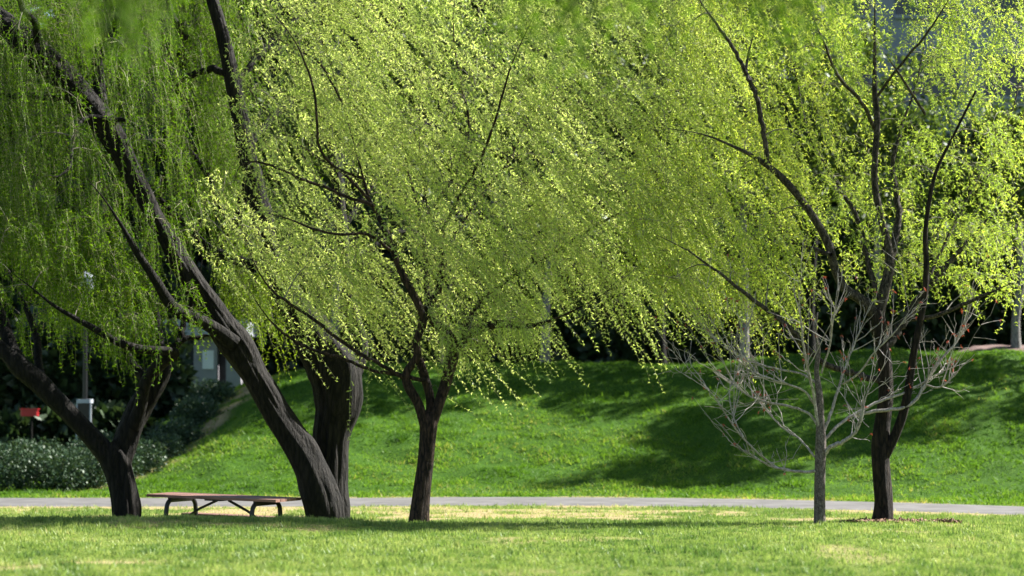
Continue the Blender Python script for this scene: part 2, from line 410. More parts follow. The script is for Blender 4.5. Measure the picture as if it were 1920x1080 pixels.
class Foliage:
    def __init__(s): s.node = []; s.dirv = []; s.size = []; s.tint = []; s.tv = []; s.tf = []; s.tn = 0; s.sv = []; s.sf = []; s.sn = 0
    def strand(s, pts, d, leaf, tint, r0=.0036, first=2):
        s.node.append(pts[first:] + R.normal(0, .012, (len(pts) - first, 3))); s.dirv.append(d[first:])
        k = np.linspace(1, .75, len(pts) - first)
        s.size.append(leaf * k); s.tint.append(np.full(len(pts) - first, tint))
        idx = np.unique(np.linspace(0, len(pts) - 1, 5).astype(int))
        v, f = tube_arr(pts[idx], np.linspace(r0, r0 * .45, len(idx)), 3); s.sv.append(v); s.sf.append(f + s.sn); s.sn += len(v)
    def tube(s, pts, rad, sides):
        v, f = tube_arr(pts, rad, sides); s.tv.append(v); s.tf.append(f + s.tn); s.tn += len(v)
    def leaves(s, per=4, wid=.36, spread=1.0, tvar=.14):
        P = np.concatenate(s.node); D = np.concatenate(s.dirv); S = np.concatenate(s.size); T = np.concatenate(s.tint)
        n = len(P)
        P = np.repeat(P, per, 0); D = np.repeat(D, per, 0); S = np.repeat(S, per); T = np.repeat(T, per)
        N = len(P)
        q = R.normal(0, 1, (N, 3)); q /= np.linalg.norm(q, axis=1)[:, None]
        a = q * spread + D * .45 + np.array([0, 0, -.1]); a /= np.linalg.norm(a, axis=1)[:, None]
        b = np.cross(a, R.normal(0, 1, (N, 3))); b /= np.linalg.norm(b, axis=1)[:, None] + 1e-9
        ln = S * R.uniform(.55, 1.25, N)
        wd = ln * wid * R.uniform(.8, 1.2, N)
        m = P + a * (ln * .38)[:, None]
        V = np.stack([P, m + b * wd[:, None] * .5, P + a * ln[:, None], m - b * wd[:, None] * .5], 1)
        # a leaf: one triangle from the widest place to the tip, base pulled in
        V = np.stack([P + b * wd[:, None] * .5, P + a * ln[:, None], P - b * wd[:, None] * .5 + a * (ln * .12)[:, None]], 1).reshape(-1, 3)
        t = np.clip(T + R.normal(0, tvar, N), 0, 1)
        return V, np.arange(3 * N).reshape(-1, 3), np.repeat(t, 3)

def willow(name, label, base_px, D, trunk, limbs, crowns, bark, leafm, twigm='twig', trunk_sides=28, trunk_rough=.07,
           leaf=.054, per=5, extra=(), flare=.35, limb_bark=None, limbk=1.0, group=None, step=.060):
    """trunk / limbs: lists of (points, depth run); crowns: dicts with polygon, depth, count, wind"""
    b0 = at(base_px[0], base_px[1], D); base = np.array([b0[0], b0[1], float(ground_z(b0[0], b0[1]))])
    root = empty(name, base, label, 'tree', group)
    nodes = []; nrad = []
    for k, (pts, dd) in enumerate(trunk):
        W, r = world_poly(pts, D, dd)
        me, p, rr = limb_mesh('trunk', W, r, base, trunk_sides, 7, trunk_rough, flare if k == 0 else 0)
        link('trunk', me, M[bark], root)
        nodes.append(p[len(p) // 2:]); nrad.append(rr[len(p) // 2:])
    for pts, dd in limbs:
        W, r = world_poly(pts, D, dd); r = r * np.where(r < .045, limbk, 1)
        me, p, rr = limb_mesh('limb', W, r, base, 12 if r.max() > .06 else 7, 6, .05)
        link('limb', me, M[limb_bark or bark], root)
        nodes.append(p[2:]); nrad.append(rr[2:])
    fo = Foliage()
    N = np.concatenate(nodes); NR = np.concatenate(nrad)
    for c in crowns:
        cnt = c['n']; bunch = c.get('bunch', 5)
        poly = np.array(c['poly'], float)
        lo = poly.min(0); hi = poly.max(0)
        acc = []
        while len(acc) < cnt // bunch:
            m = 4000
            qx = R.uniform(lo[0], hi[0], m); qy = R.uniform(lo[1], hi[1], m)
            ok = inpoly(qx, qy, poly)
            sc = c.get('clump', 130.0)
            # streaks along the wind
            wx = c['wind'][0]
            dens = vnoise((qx - qy * -wx * -1.0) / sc * 1.6 + 7, qy / sc * .55 + 3) * .6 + vnoise(qx / (sc * .5), qy / (sc * .6)) * .4
            ok &= (sm((dens - c.get('thr', .25)) / .35) > R.random(m))
            acc.extend(zip(qx[ok], qy[ok]))
        acc = np.array(acc[:cnt // bunch])
        Yd = D + c['depth'][0] + (c['depth'][1] - c['depth'][0]) * R.beta(1.6, 1.6, len(acc))
        mid = at(acc[:, 0], acc[:, 1], Yd)
        wd = np.array(c['wind'], float); wd /= np.linalg.norm(wd)
        Ls = R.uniform(*c['len'], len(acc))
        roots = mid - wd * (Ls * .5)[:, None]
        # tie every bunch to the branches that are there already
        d0 = np.array([np.min(np.sum((N - r) ** 2, 1)) for r in roots])
        for i in np.argsort(d0):
            r = roots[i]
            dist = np.linalg.norm(N - r, axis=1) + .5 * np.clip(N[:, 2] - r[2], 0, None)
            j = int(np.argmin(dist)); s = N[j]; dv = r - s; dl = np.linalg.norm(dv)
            if dl > c.get('maxtwig', 2.2): 
                # too far from any branch: bring it closer
                r = s + dv / dl * c.get('maxtwig', 2.2) * R.uniform(.6, 1); dv = r - s; dl = np.linalg.norm(dv)
            up = np.array([0, 0, 1.0]) * dl * .28 + R.normal(0, .10, 3) * dl
            t = np.linspace(0, 1, 6)[:, None]
            ctrl = s + dv * .5 + up
            tw = s * (1 - t) ** 2 + ctrl * 2 * t * (1 - t) + r * t ** 2
            rs = min(NR[j] * .8, .0075 + .008 * dl); re = max(.004, rs * .5)
            if dl > .06:
                fo.tube(tw, np.linspace(rs, re, 6), 4)
                N = np.vstack([N, tw[2:]]); NR = np.concatenate([NR, np.linspace(rs, re, 6)[2:]])
            e = tw[-1] - tw[-2]; e /= np.linalg.norm(e) + 1e-9
            tb = np.clip(R.normal(c.get('tint', .5), .13), 0, 1)
            for q in range(bunch):
                w2 = wd + R.normal(0, c.get('scatter', .13), 3); w2 /= np.linalg.norm(w2)
                di = e + R.normal(0, .55, 3) + np.array([0, 0, .15]); di /= np.linalg.norm(di)
                st = tw[R.integers(3, 6)]
                p, d = strand_points(st, di, w2, Ls[i] * R.uniform(.55, 1.2), step, c.get('bend', .25))
                fo.strand(p, d, leaf * c.get('leafk', 1), tb)
    for px, py, dY, L, wind in extra:
        wd = np.array(wind, float); wd /= np.linalg.norm(wd)
        tip = at(px, py, D + dY); r = tip - wd * L
        p, d = strand_points(r, wd + R.normal(0, .25, 3), wd, L, step, .2)
        fo.strand(p, d, leaf, .6)
        j = int(np.argmin(np.linalg.norm(N - r, axis=1))); t = np.linspace(0, 1, 5)[:, None]
        fo.tube(N[j] * (1 - t) + r * t + np.array([0, 0, .1]) * np.sin(t * math.pi), np.linspace(.006, .003, 5), 4)
    V, Fc, T = fo.leaves(per, .28)
    link('foliage', mesh_np('foliage', V - base, Fc, T), M[leafm], root, kind='stuff')
    link('twigs', mesh_np('twigs', np.concatenate(fo.tv) - base, np.concatenate(fo.tf)), M[twigm], root, kind='stuff')
    link('shoots', mesh_np('shoots', np.concatenate(fo.sv) - base, np.concatenate(fo.sf)), M['shoot'], root, kind='stuff')
    return root, len(Fc)

WR = (.82, 0, -1)      # strands blown to the right
# ---- the young willow in the middle
t3 = willow('willow_tree', 'young willow with three-forked reddish brown trunk and pale yellow green windblown strands', (785, 978), 36,
    [([(784, 1000, 17), (786, 970, 16.5), (790, 925, 15.5), (797, 870, 15), (802, 825, 15.5), (804, 795, 16.5), (806, 772, 12)], (0, 0))],
    [([(797, 800, 10), (784, 757, 9.5), (765, 722, 9), (763, 698, 8), (782, 668, 8), (781, 640, 7), (792, 606, 8), (788, 580, 7), (768, 540, 7), (748, 500, 6.5), (727, 440, 6), (706, 400, 5.5), (692, 372, 5), (680, 330, 4), (664, 270, 3), (640, 190, 2.4), (610, 90, 2)], (-.05, -.5)),
     ([(805, 800, 9), (807, 750, 8), (798, 712, 8.5), (785, 672, 8), (778, 640, 6)], (.03, .2)),
     ([(810, 795, 11), (828, 742, 10.5), (842, 695, 11), (850, 655, 13), (838, 625, 10), (812, 600, 8.5), (806, 575, 7.5), (822, 545, 6.5), (829, 500, 6.5), (826, 455, 5.5), (814, 424, 5), (800, 380, 3.5), (788, 300, 3), (786, 220, 2.5), (789, 140, 2.2)], (0, .3)),
     ([(792, 615, 7), (801, 560, 6), (797, 500, 5), (795, 440, 4.5), (788, 400, 4), (780, 372, 3), (760, 300, 2.4), (742, 200, 2)], (.05, .9)),
     ([(851, 660, 9), (880, 628, 7), (912, 612, 8), (945, 607, 8), (975, 612, 6), (1010, 608, 5), (1040, 598, 4), (1090, 575, 3.2), (1150, 540, 2.4)], (0, -.6)),
     ([(846, 660, 8), (866, 640, 7), (880, 600, 6), (905, 560, 5), (960, 520, 4.5), (1030, 478, 4.2), (1090, 440, 4), (1150, 405, 3.6), (1200, 385, 3), (1270, 368, 2.2)], (0, .8)),
     ([(828, 480, 5), (860, 430, 4.5), (900, 370, 4.2), (950, 310, 4), (985, 235, 3.8), (1020, 195, 3.4), (1080, 130, 2.6), (1150, 60, 2), (1200, -20, 2)], (.2, 1.6)),
     ([(822, 452, 4.5), (855, 380, 4), (900, 300, 3.5), (930, 220, 3), (960, 120, 2.5), (1010, 10, 2)], (.2, -1.7)),
     ([(800, 405, 4), (850, 330, 3.6), (880, 240, 3.2), (860, 140, 2.6), (850, 40, 2), (860, -60, 2)], (.2, .3)),
     ([(765, 712, 6), (735, 695, 5), (690, 672, 4.5), (640, 640, 4.2), (590, 600, 4), (545, 570, 3.5), (510, 545, 3), (480, 500, 2.5), (455, 440, 2)], (-.1, -1.1)),
     ([(800, 715, 5), (760, 706, 5), (700, 695, 4), (640, 672, 4), (585, 655, 3.8), (550, 638, 3.4), (520, 615, 3), (490, 580, 2.6), (465, 540, 2)], (-.1, -.6)),
     ([(700, 385, 4.5), (660, 372, 4), (610, 352, 3.8), (565, 335, 3.4), (520, 315, 3), (480, 303, 2.6), (450, 312, 2.2), (438, 345, 1.8)], (-.4, -.9)),
     ([(680, 335, 4), (620, 310, 3.4), (560, 270, 3), (510, 220, 2.6), (455, 150, 2.2), (440, 120, 2)], (-.4, .6)),
     ([(690, 372, 4), (650, 330, 3.6), (600, 280, 3.4), (590, 180, 3), (560, 90, 2.6), (510, 20, 2.2)], (-.4, -1.5)),
     ([(640, 190, 3), (600, 120, 2.6), (560, 95, 2.4), (500, 60, 2.2)], (-.5, .2)),
     ([(735, 470, 4), (690, 440, 3.6), (640, 440, 3.2), (590, 430, 2.8), (540, 410, 2.2), (500, 400, 2)], (-.4, -1.6)),
     ],
    [dict(poly=[(530, -80), (545, 120), (520, 260), (500, 420), (450, 470), (480, 560), (560, 620), (700, 650), (860, 665), (985, 640), (1060, 570), (1180, 590), (1290, 640), (1350, 480), (1370, 250), (1400, -80)],
          depth=(-1.0, 1.5), n=2450, len=(1.4, 2.6), wind=WR, clump=90, thr=.06, tint=.66, maxtwig=3.2, scatter=.11, bend=.40),
     dict(poly=[(930, 380), (1330, 330), (1340, 600), (1200, 590), (1060, 570), (960, 560)],
          depth=(-.9, 1.4), n=420, len=(.6, 1.4), wind=(.55, 0, -1), clump=80, thr=.05, tint=.68, maxtwig=2.4, scatter=.25),
     dict(poly=[(560, 590), (700, 600), (870, 610), (1000, 600), (1010, 650), (900, 680), (760, 690), (640, 660)],
          depth=(-1.2, 1.2), n=260, len=(.5, 1.0), wind=(.3, 0, -1), tint=.5),
     ],
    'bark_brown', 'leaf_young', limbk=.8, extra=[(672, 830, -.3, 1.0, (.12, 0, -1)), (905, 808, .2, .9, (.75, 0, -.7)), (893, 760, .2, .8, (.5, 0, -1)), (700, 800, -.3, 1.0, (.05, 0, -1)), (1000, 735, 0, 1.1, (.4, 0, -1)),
        (1040, 720, .3, 1.0, (.35, 0, -1)), (1250, 738, .4, 1.3, (.6, 0, -1)), (1222, 722, .6, 1.3, (.45, 0, -1)), (1205, 690, .1, 1.2, (.5, 0, -1)), (1165, 660, .1, 1.2, (.5, 0, -1)), (960, 700, .1, .8, (.3, 0, -1))])

# ---- the willow on the right
t4 = willow('willow_tree', 'willow with slim dark trunk splitting low into two stems beside the bare sapling', (1655, 980), 35.6,
    [([(1654, 1000, 18), (1655, 975, 17), (1656, 930, 15.5), (1651, 880, 16), (1650, 845, 16), (1653, 800, 15), (1660, 745, 14), (1660, 690, 13.5), (1653, 640, 14), (1645, 600, 15), (1643, 580, 12)], (0, 0)),
     ([(1652, 868, 9), (1668, 838, 9), (1690, 785, 8.5), (1703, 730, 8), (1712, 670, 7), (1722, 620, 6.5), (1733, 560, 6), (1737, 500, 5.5), (1735, 440, 4.5), (1742, 380, 4), (1756, 320, 3.4), (1790, 250, 2.6), (1830, 170, 2)], (0, -.5))],
    [([(1643, 592, 12), (1615, 562, 10), (1585, 542, 9), (1566, 505, 8.5), (1556, 465, 8), (1538, 428, 7.5), (1510, 385, 7), (1475, 342, 7), (1445, 315, 6), (1410, 292, 5), (1365, 270, 4.2), (1318, 252, 3.4), (1250, 240, 2.4)], (0, -.8)),
     ([(1440, 312, 5), (1436, 270, 4.6), (1428, 225, 4.6), (1418, 180, 4.6), (1405, 150, 4.2), (1380, 100, 4), (1350, 55, 3.4), (1312, 0, 3), (1280, -60, 2)], (-.7, -1.2)),
     ([(1405, 152, 4), (1400, 120, 2.6), (1414, 60, 2)], (-1.0, -.8)),
     ([(1650, 714, 6.5), (1610, 704, 6), (1570, 692, 5.6), (1540, 678, 5.4), (1510, 650, 5.2), (1480, 615, 5), (1440, 583, 4.6), (1405, 558, 4.2), (1350, 513, 3.8), (1290, 470, 3.2), (1230, 440, 2.2)], (0, -1.2)),
     ([(1646, 596, 11), (1658, 545, 10), (1668, 500, 9), (1664, 455, 7.5), (1650, 400, 6.8), (1640, 345, 6.5), (1641, 290, 6), (1645, 230, 6), (1640, 170, 5.5), (1640, 100, 5), (1640, 40, 4), (1642, -60, 3)], (0, .3)),
     ([(1660, 540, 7), (1672, 480, 7.5), (1684, 420, 7), (1682, 370, 6), (1674, 310, 4.5), (1690, 240, 3.4), (1720, 150, 2.6), (1740, 40, 2)], (.1, 1.2)),
     ([(1660, 650, 8), (1690, 610, 7.5), (1722, 560, 7), (1760, 515, 6), (1800, 470, 5), (1840, 425, 4.4), (1880, 385, 3.8), (1930, 340, 3)], (0, .9)),
     ([(1735, 540, 4), (1760, 480, 3.6), (1800, 400, 3), (1850, 300, 2.6), (1900, 200, 2), (1920, 100, 2)], (.4, 1.7)),
     ([(1648, 560, 6), (1625, 480, 5), (1612, 420, 4.6), (1585, 370, 4.2), (1560, 330, 3.6), (1520, 260, 2.8), (1500, 180, 2.2), (1490, 90, 2)], (0, 1.4)),
     ([(1640, 240, 4), (1615, 190, 3.6), (1570, 140, 3.2), (1545, 80, 2.6), (1510, 0, 2)], (.2, -1.5)),
     ([(1735, 215, 3), (1700, 160, 2.4), (1660, 100, 2)], (0, -.6)),
     ([(1645, 180, 3), (1690, 120, 2.6), (1740, 60, 2.2), (1790, -20, 2)], (.2, -1.4)),
     ([(1700, 600, 5), (1760, 590, 4), (1830, 560, 3.4), (1900, 530, 2.6)], (.1, -1.3)),
     ([(1560, 478, 4.5), (1510, 462, 4), (1460, 440, 3.4), (1400, 400, 2.8), (1340, 360, 2.2)], (-.4, .9)),
     ],
    [dict(poly=[(1200, 360), (1280, 240), (1310, -90), (1560, -90), (1600, 200), (1580, 420), (1540, 560), (1480, 625), (1400, 610), (1300, 600), (1210, 520)],
          depth=(-.9, 1.6), n=1150, len=(.9, 1.9), wind=(.45, 0, -1), clump=90, thr=.10, tint=.68, maxtwig=3.0),
     dict(poly=[(1560, -90), (1980, -90), (1980, 570), (1860, 590), (1750, 600), (1600, 570), (1560, 430), (1590, 200)],
          depth=(-.5, 1.9), n=1400, len=(.35, 1.0), wind=(.35, 0, -1), clump=70, thr=.22, tint=.55, bunch=4, scatter=.38),
     dict(poly=[(1700, -90), (1980, -90), (1980, 330), (1820, 320), (1740, 200)],
          depth=(-.3, 1.9), n=320, len=(.4, 1.1), wind=(.4, 0, -1), clump=70, thr=.1, tint=.55, bunch=4, scatter=.3, maxtwig=2.6),
     ],
    'bark_dark_brown', 'leaf_right', limb_bark='bark_limb', leaf=.055, extra=[(1475, 705, -.6, 1.1, (.3, 0, -1)), (1462, 690, -.7, 1.0, (.2, 0, -1)), (1440, 660, -.7, .9, (.3, 0, -1)), (1310, 690, -.9, 1.2, (.5, 0, -1)), (1400, 640, -.5, .9, (.3, 0, -1)), (1375, 660, -.6, 1.0, (.3, 0, -1))])

# ---- the massive willow with double trunk
t2 = willow('willow_tree', 'massive old willow with two thick black trunks, one leaning over the picnic table', (614, 975), 38.6,
    [([(625, 1030, 36), (622, 985, 33), (620, 930, 31), (619, 870, 31), (622, 810, 33), (632, 765, 40), (632, 725, 47), (624, 690, 50), (606, 660, 44), (588, 632, 38), (568, 600, 32), (545, 565, 27), (520, 520, 23), (505, 465, 21), (492, 410, 20), (478, 345, 18), (462, 280, 17), (448, 210, 16), (434, 140, 14.5), (416, 60, 13), (398, 0, 11), (370, -80, 9)], (0, .3)),
     ([(622, 1030, 36), (614, 985, 35), (600, 925, 34), (575, 865, 32), (545, 815, 29), (515, 768, 27), (488, 722, 26), (466, 685, 27), (444, 650, 30), (420, 615, 27), (395, 575, 21), (365, 535, 22), (340, 495, 21), (315, 450, 17), (292, 410, 16), (268, 365, 17), (245, 320, 20), (222, 275, 22), (190, 225, 24), (150, 178, 25), (105, 132, 26), (60, 92, 26), (10, 46, 23), (-50, 0, 20)], (-.45, -.9))],
    [([(640, 720, 24), (664, 690, 19), (676, 650, 15), (664, 600, 14), (650, 540, 14), (644, 470, 13), (638, 400, 12), (630, 330, 12), (622, 275, 9), (612, 200, 6), (600, 100, 4), (590, 0, 3)], (.2, 1.0)),
     ([(440, 645, 16), (405, 618, 14), (372, 600, 12.5), (335, 585, 12), (312, 560, 11), (297, 535, 9.5), (278, 505, 8), (255, 470, 7), (232, 430, 5.5), (200, 380, 4), (160, 330, 3)], (-.8, -2.2)),
     ([(480, 500, 12), (450, 490, 10), (420, 478, 9), (385, 460, 8), (352, 425, 7), (320, 395, 6), (290, 370, 5), (220, 365, 4.5), (180, 360, 4), (120, 350, 3)], (.2, 1.4)),
     ([(470, 320, 10), (440, 420, 8), (420, 400, 6), (395, 340, 5), (370, 300, 5), (345, 260, 4), (340, 180, 3)], (.3, 1.7)),
     ([(200, 240, 12), (190, 195, 13), (188, 150, 9), (190, 110, 5), (200, 40, 3)], (-.8, -.4)),
     ([(215, 228, 6), (195, 222, 5), (165, 220, 4.5), (145, 240, 4), (135, 275, 3.5), (132, 310, 3), (110, 330, 2.4), (90, 328, 2)], (-.9, -2.0)),
     ([(205, 222, 5), (235, 226, 4), (260, 240, 3.4), (275, 262, 2.6)], (-.9, -1.4)),
     ([(150, 178, 8), (100, 182, 6), (55, 178, 6), (0, 178, 5), (-50, 170, 4)], (-.8, .2)),
     ([(440, 150, 8), (400, 130, 7), (360, 140, 6), (310, 150, 5), (270, 110, 4), (260, 30, 3), (265, -60, 2)], (.3, 1.4)),
     ([(438, 160, 8), (480, 110, 6), (530, 60, 5), (600, 0, 4), (660, -70, 3)], (.3, 1.8)),
     ([(460, 280, 8), (510, 220, 6), (570, 180, 5), (660, 150, 4), (740, 90, 3)], (.3, 2.4)),
     ([(640, 430, 8), (700, 340, 6), (760, 260, 5), (850, 200, 4), (930, 120, 3)], (.9, 2.8)),
     ([(645, 500, 8), (720, 450, 6), (800, 420, 5), (900, 400, 4), (980, 360, 3)], (.9, 2.6)),
     ([(340, 40, 9), (345, 70, 8), (320, 20, 7), (310, -60, 5)], (0, .4)),
     ([(60, 92, 8), (70, 50, 7), (40, 10, 6), (20, -60, 4)], (-.9, -2.2)),
     ],
    [dict(poly=[(330, -90), (470, -90), (480, 120), (480, 330), (500, 520), (400, 540), (340, 300)],
          depth=(.5, 2.3), n=650, len=(1.0, 2.0), wind=(.12, 0, -1), clump=90, thr=.15, tint=.5, maxtwig=2.6),
     dict(poly=[(-80, -90), (350, -90), (350, 300), (400, 540), (300, 540), (150, 470), (-80, 430)],
          depth=(-2.2, 2.0), n=2000, len=(1.0, 2.0), wind=(.12, 0, -1), clump=110, thr=.18, tint=.45, maxtwig=2.6),
     dict(poly=[(425, 480), (520, 520), (535, 640), (525, 700), (480, 690), (430, 590)],
          depth=(.5, 1.5), n=220, len=(.7, 1.3), wind=(.12, 0, -1), tint=.85, thr=.1),  # lighter tint paints these low strands as sunlit
     dict(poly=[(480, -90), (950, -90), (980, 420), (820, 480), (640, 500), (500, 500)],
          depth=(1.0, 2.2), n=220, len=(1.0, 2.0), wind=(.35, 0, -1), clump=110, thr=.2, tint=.4, maxtwig=2.6),
     ],
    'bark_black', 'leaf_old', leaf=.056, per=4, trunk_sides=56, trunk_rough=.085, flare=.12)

# ---- the willow on the left
t1 = willow('willow_tree', 'old willow with black trunk forking low in a wide V by the picnic table', (236, 975), 38.2,
    [([(240, 1030, 30), (238, 985, 27), (233, 930, 25.5), (225, 885, 26), (214, 855, 28), (200, 838, 24)], (0, 0)),
     ([(216, 880, 24), (232, 840, 24), (247, 798, 23), (262, 765, 23), (280, 738, 22), (294, 712, 21), (302, 690, 19), (306, 670, 13)], (.05, .25))],
    [([(212, 868, 22), (188, 838, 20), (158, 805, 18.5), (125, 770, 18.5), (96, 742, 19), (70, 715, 20), (42, 692, 20), (10, 660, 18), (-40, 615, 16), (-90, 560, 12)], (-.02, -.5)),
     ([(50, 700, 14), (28, 668, 14), (14, 632, 13), (4, 600, 12), (-14, 550, 9), (-30, 480, 6)], (-.3, .3)),
     ([(250, 800, 16), (264, 760, 13), (270, 725, 12), (286, 698, 12), (306, 678, 12), (326, 664, 11), (318, 658, 9), (290, 657, 8.5), (255, 653, 8), (218, 640, 7.5), (180, 618, 7), (140, 596, 6.5), (100, 572, 5.5), (60, 540, 4), (20, 510, 3)], (0, -1.6)),
     ([(272, 715, 9), (258, 694, 9), (246, 680, 8), (230, 640, 7), (222, 590, 6), (210, 530, 5), (190, 470, 4)], (0, .9)),
     ([(318, 662, 8), (335, 640, 7), (342, 615, 6), (350, 585, 5), (370, 540, 4), (380, 480, 3)], (.2, .6)),
     ([(332, 645, 5), (350, 634, 5), (375, 632, 4.5), (400, 628, 3)], (.2, .4)),
     ([(306, 672, 8), (300, 630, 7), (290, 580, 6), (270, 520, 5), (240, 460, 4)], (.3, 1.5)),
     ([(80, 720, 9), (72, 680, 8), (70, 640, 7), (58, 600, 6), (40, 560, 5), (10, 500, 4)], (-.2, 1.0)),
     ],
    [dict(poly=[(-80, 420), (150, 440), (300, 500), (430, 540), (425, 610), (330, 640), (270, 690), (190, 660), (130, 640), (60, 650), (-80, 610)],
          depth=(-2.0, 2.2), n=1250, len=(.5, 1.2), wind=(.08, 0, -1), clump=100, thr=.2, tint=.52, maxtwig=1.8, leafk=1.1)],
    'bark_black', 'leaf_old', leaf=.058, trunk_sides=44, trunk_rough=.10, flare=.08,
    extra=[(222, 730, -1.2, .7, (.1, 0, -1)), (232, 715, -1.2, .6, (.1, 0, -1)), (272, 760, -1.4, 1.0, (.15, 0, -1)), (215, 700, -1.0, .7, (0, 0, -1))])

# ------------------------------------------------------------------ bare sapling
def sapling():
    D = 35.0
    b0 = at(1537, 985, D); base = np.array([b0[0], b0[1], float(ground_z(b0[0], b0[1]))])
    root = empty('bare_sapling', base, 'bare grey sapling with slim straight trunk and spreading leafless branches', 'tree')
    W, r = world_poly([(1537, 1005, 11.5), (1537, 975, 10.5), (1537, 920, 10), (1538, 870, 10), (1539, 830, 10), (1538, 790, 8), (1536, 740, 6.5), (1531, 695, 4.8), (1535, 655, 3.6), (1529, 620, 2.6), (1533, 585, 1.4)], D)
    me, p, rr = limb_mesh('trunk', W, r, base, 18, 6, .05, .1); link('trunk', me, M['bark_grey'], root)
    L = [([(1530, 884, 5), (1505, 885, 4.4), (1470, 880, 4), (1440, 872, 3.4), (1405, 850, 2.8), (1372, 833, 2)], (0, -.4)),
         ([(1455, 876, 3.4), (1420, 848, 3), (1385, 812, 2.8), (1355, 768, 2.4), (1335, 738, 2), (1300, 712, 1.6), (1262, 690, 1.2)], (-.2, -.9)),
         ([(1395, 822, 2.4), (1375, 780, 2.2), (1368, 735, 2), (1380, 700, 1.2)], (-.5, -.3)),
         ([(1532, 862, 4), (1515, 840, 3.6), (1495, 820, 3.2), (1465, 800, 2.6), (1440, 770, 2), (1420, 740, 1.6), (1400, 690, 1.2)], (0, .8)),
         ([(1536, 800, 4.4), (1515, 775, 4), (1480, 762, 3.8), (1440, 755, 3.4), (1405, 742, 3), (1370, 715, 2.4), (1340, 690, 1.8), (1310, 640, 1.4)], (0, .7)),
         ([(1534, 770, 4), (1510, 735, 3.6), (1480, 722, 3.2), (1445, 710, 3), (1400, 690, 2.4), (1370, 650, 2), (1345, 600, 1.5)], (0, -.7)),
         ([(1536, 810, 5), (1525, 740, 4.4), (1515, 690, 4), (1505, 640, 3.4), (1500, 590, 2.6), (1480, 520, 2)], (0, -.9)),
         ([(1534, 720, 4), (1500, 700, 3.4), (1450, 690, 3), (1390, 670, 2.4), (1345, 640, 1.8), (1300, 590, 1.3)], (0, .2)),
         ([(1544, 855, 7), (1556, 838, 6.5), (1580, 828, 6), (1602, 812, 5), (1615, 785, 4), (1625, 740, 3), (1650, 700, 2)], (0, -.5)),
         ([(1543, 828, 5.5), (1568, 800, 5), (1600, 778, 4.8), (1650, 752, 4.4), (1700, 735, 3.4), (1760, 700, 2.4), (1810, 680, 1.6)], (0, .7)),
         ([(1542, 815, 5), (1556, 780, 4.8), (1570, 735, 4.4), (1585, 690, 4), (1600, 650, 3), (1620, 600, 2.4), (1640, 550, 1.6)], (0, .5)),
         ([(1600, 780, 4.6), (1650, 770, 5), (1705, 760, 5), (1735, 720, 4.6), (1760, 680, 4), (1790, 645, 3.2), (1805, 620, 2.2), (1810, 590, 1.4)], (.3, .9)),
         ([(1735, 722, 3), (1765, 725, 2.6), (1800, 690, 2)], (.6, .4)),
         ([(1580, 720, 3.4), (1610, 700, 3), (1640, 660, 2.4), (1680, 620, 2), (1720, 560, 1.4)], (.3, -.6)),
         ([(1540, 700, 3.4), (1555, 650, 3), (1562, 600, 2.4), (1570, 540, 1.6)], (0, -.6)),
         ([(1420, 700, 2.4), (1395, 660, 2), (1400, 610, 1.6), (1395, 560, 1.2)], (-.4, -.2)),
         ]
    fo = Foliage(); tips = []
    for pts, dd in L:
        W, r = world_poly(pts, D, dd); r = r * .62
        me, p, rr = limb_mesh('limb', W, r, base, 8, 5, .08); link('limb', me, M['bark_sapling'], root)
        # side shoots
        for q in range(int(8 + len(p) / 4)):
            j = R.integers(len(p) // 3, len(p) - 1); t = p[min(j + 1, len(p) - 1)] - p[j - 1]; t /= np.linalg.norm(t) + 1e-9
            d = t * .9 + R.normal(0, .6, 3) + np.array([0, 0, .30]); d /= np.linalg.norm(d)
            l = R.uniform(.15, .6) if R.random() < .75 else R.uniform(.6, 1.1)
            s = np.linspace(0, 1, 7)[:, None]
            c = p[j] + d * l * s + np.array([0, 0, .22]) * l * s ** 2 + R.normal(0, .022, (7, 3)) * s
            fo.tube(c, np.linspace(min(rr[j] * .7, .008), .0026, 7), 5)
            for z in range(R.integers(1, 4)):
                k = R.integers(2, 6); d2 = d + R.normal(0, .6, 3) + np.array([0, 0, .3]); d2 /= np.linalg.norm(d2)
                c2 = c[k] + d2 * l * R.uniform(.25, .6) * np.linspace(0, 1, 4)[:, None] + R.normal(0, .006, (4, 3))
                fo.tube(c2, np.linspace(.004, .0022, 4), 4); tips.append(c2[-1])
            tips.append(c[-1])
    link('twigs', mesh_np('twigs', np.concatenate(fo.tv) - base, np.concatenate(fo.tf)), M['twig_grey'], root, kind='stuff')
    tips = np.array(tips); tips = tips[R.random(len(tips)) < .2]
    fo.node = [tips + R.normal(0, .012, tips.shape)]; fo.dirv = [np.tile([0, 0, -.6], (len(tips), 1))]; fo.size = [np.full(len(tips), .045)]; fo.tint = [np.full(len(tips), .5)]
    V, Fc, T = fo.leaves(5, .5)
    link('buds', mesh_np('buds', V - base, Fc, T), M['leaf_red'], root, kind='stuff', label='small reddish opening buds')
sapling()

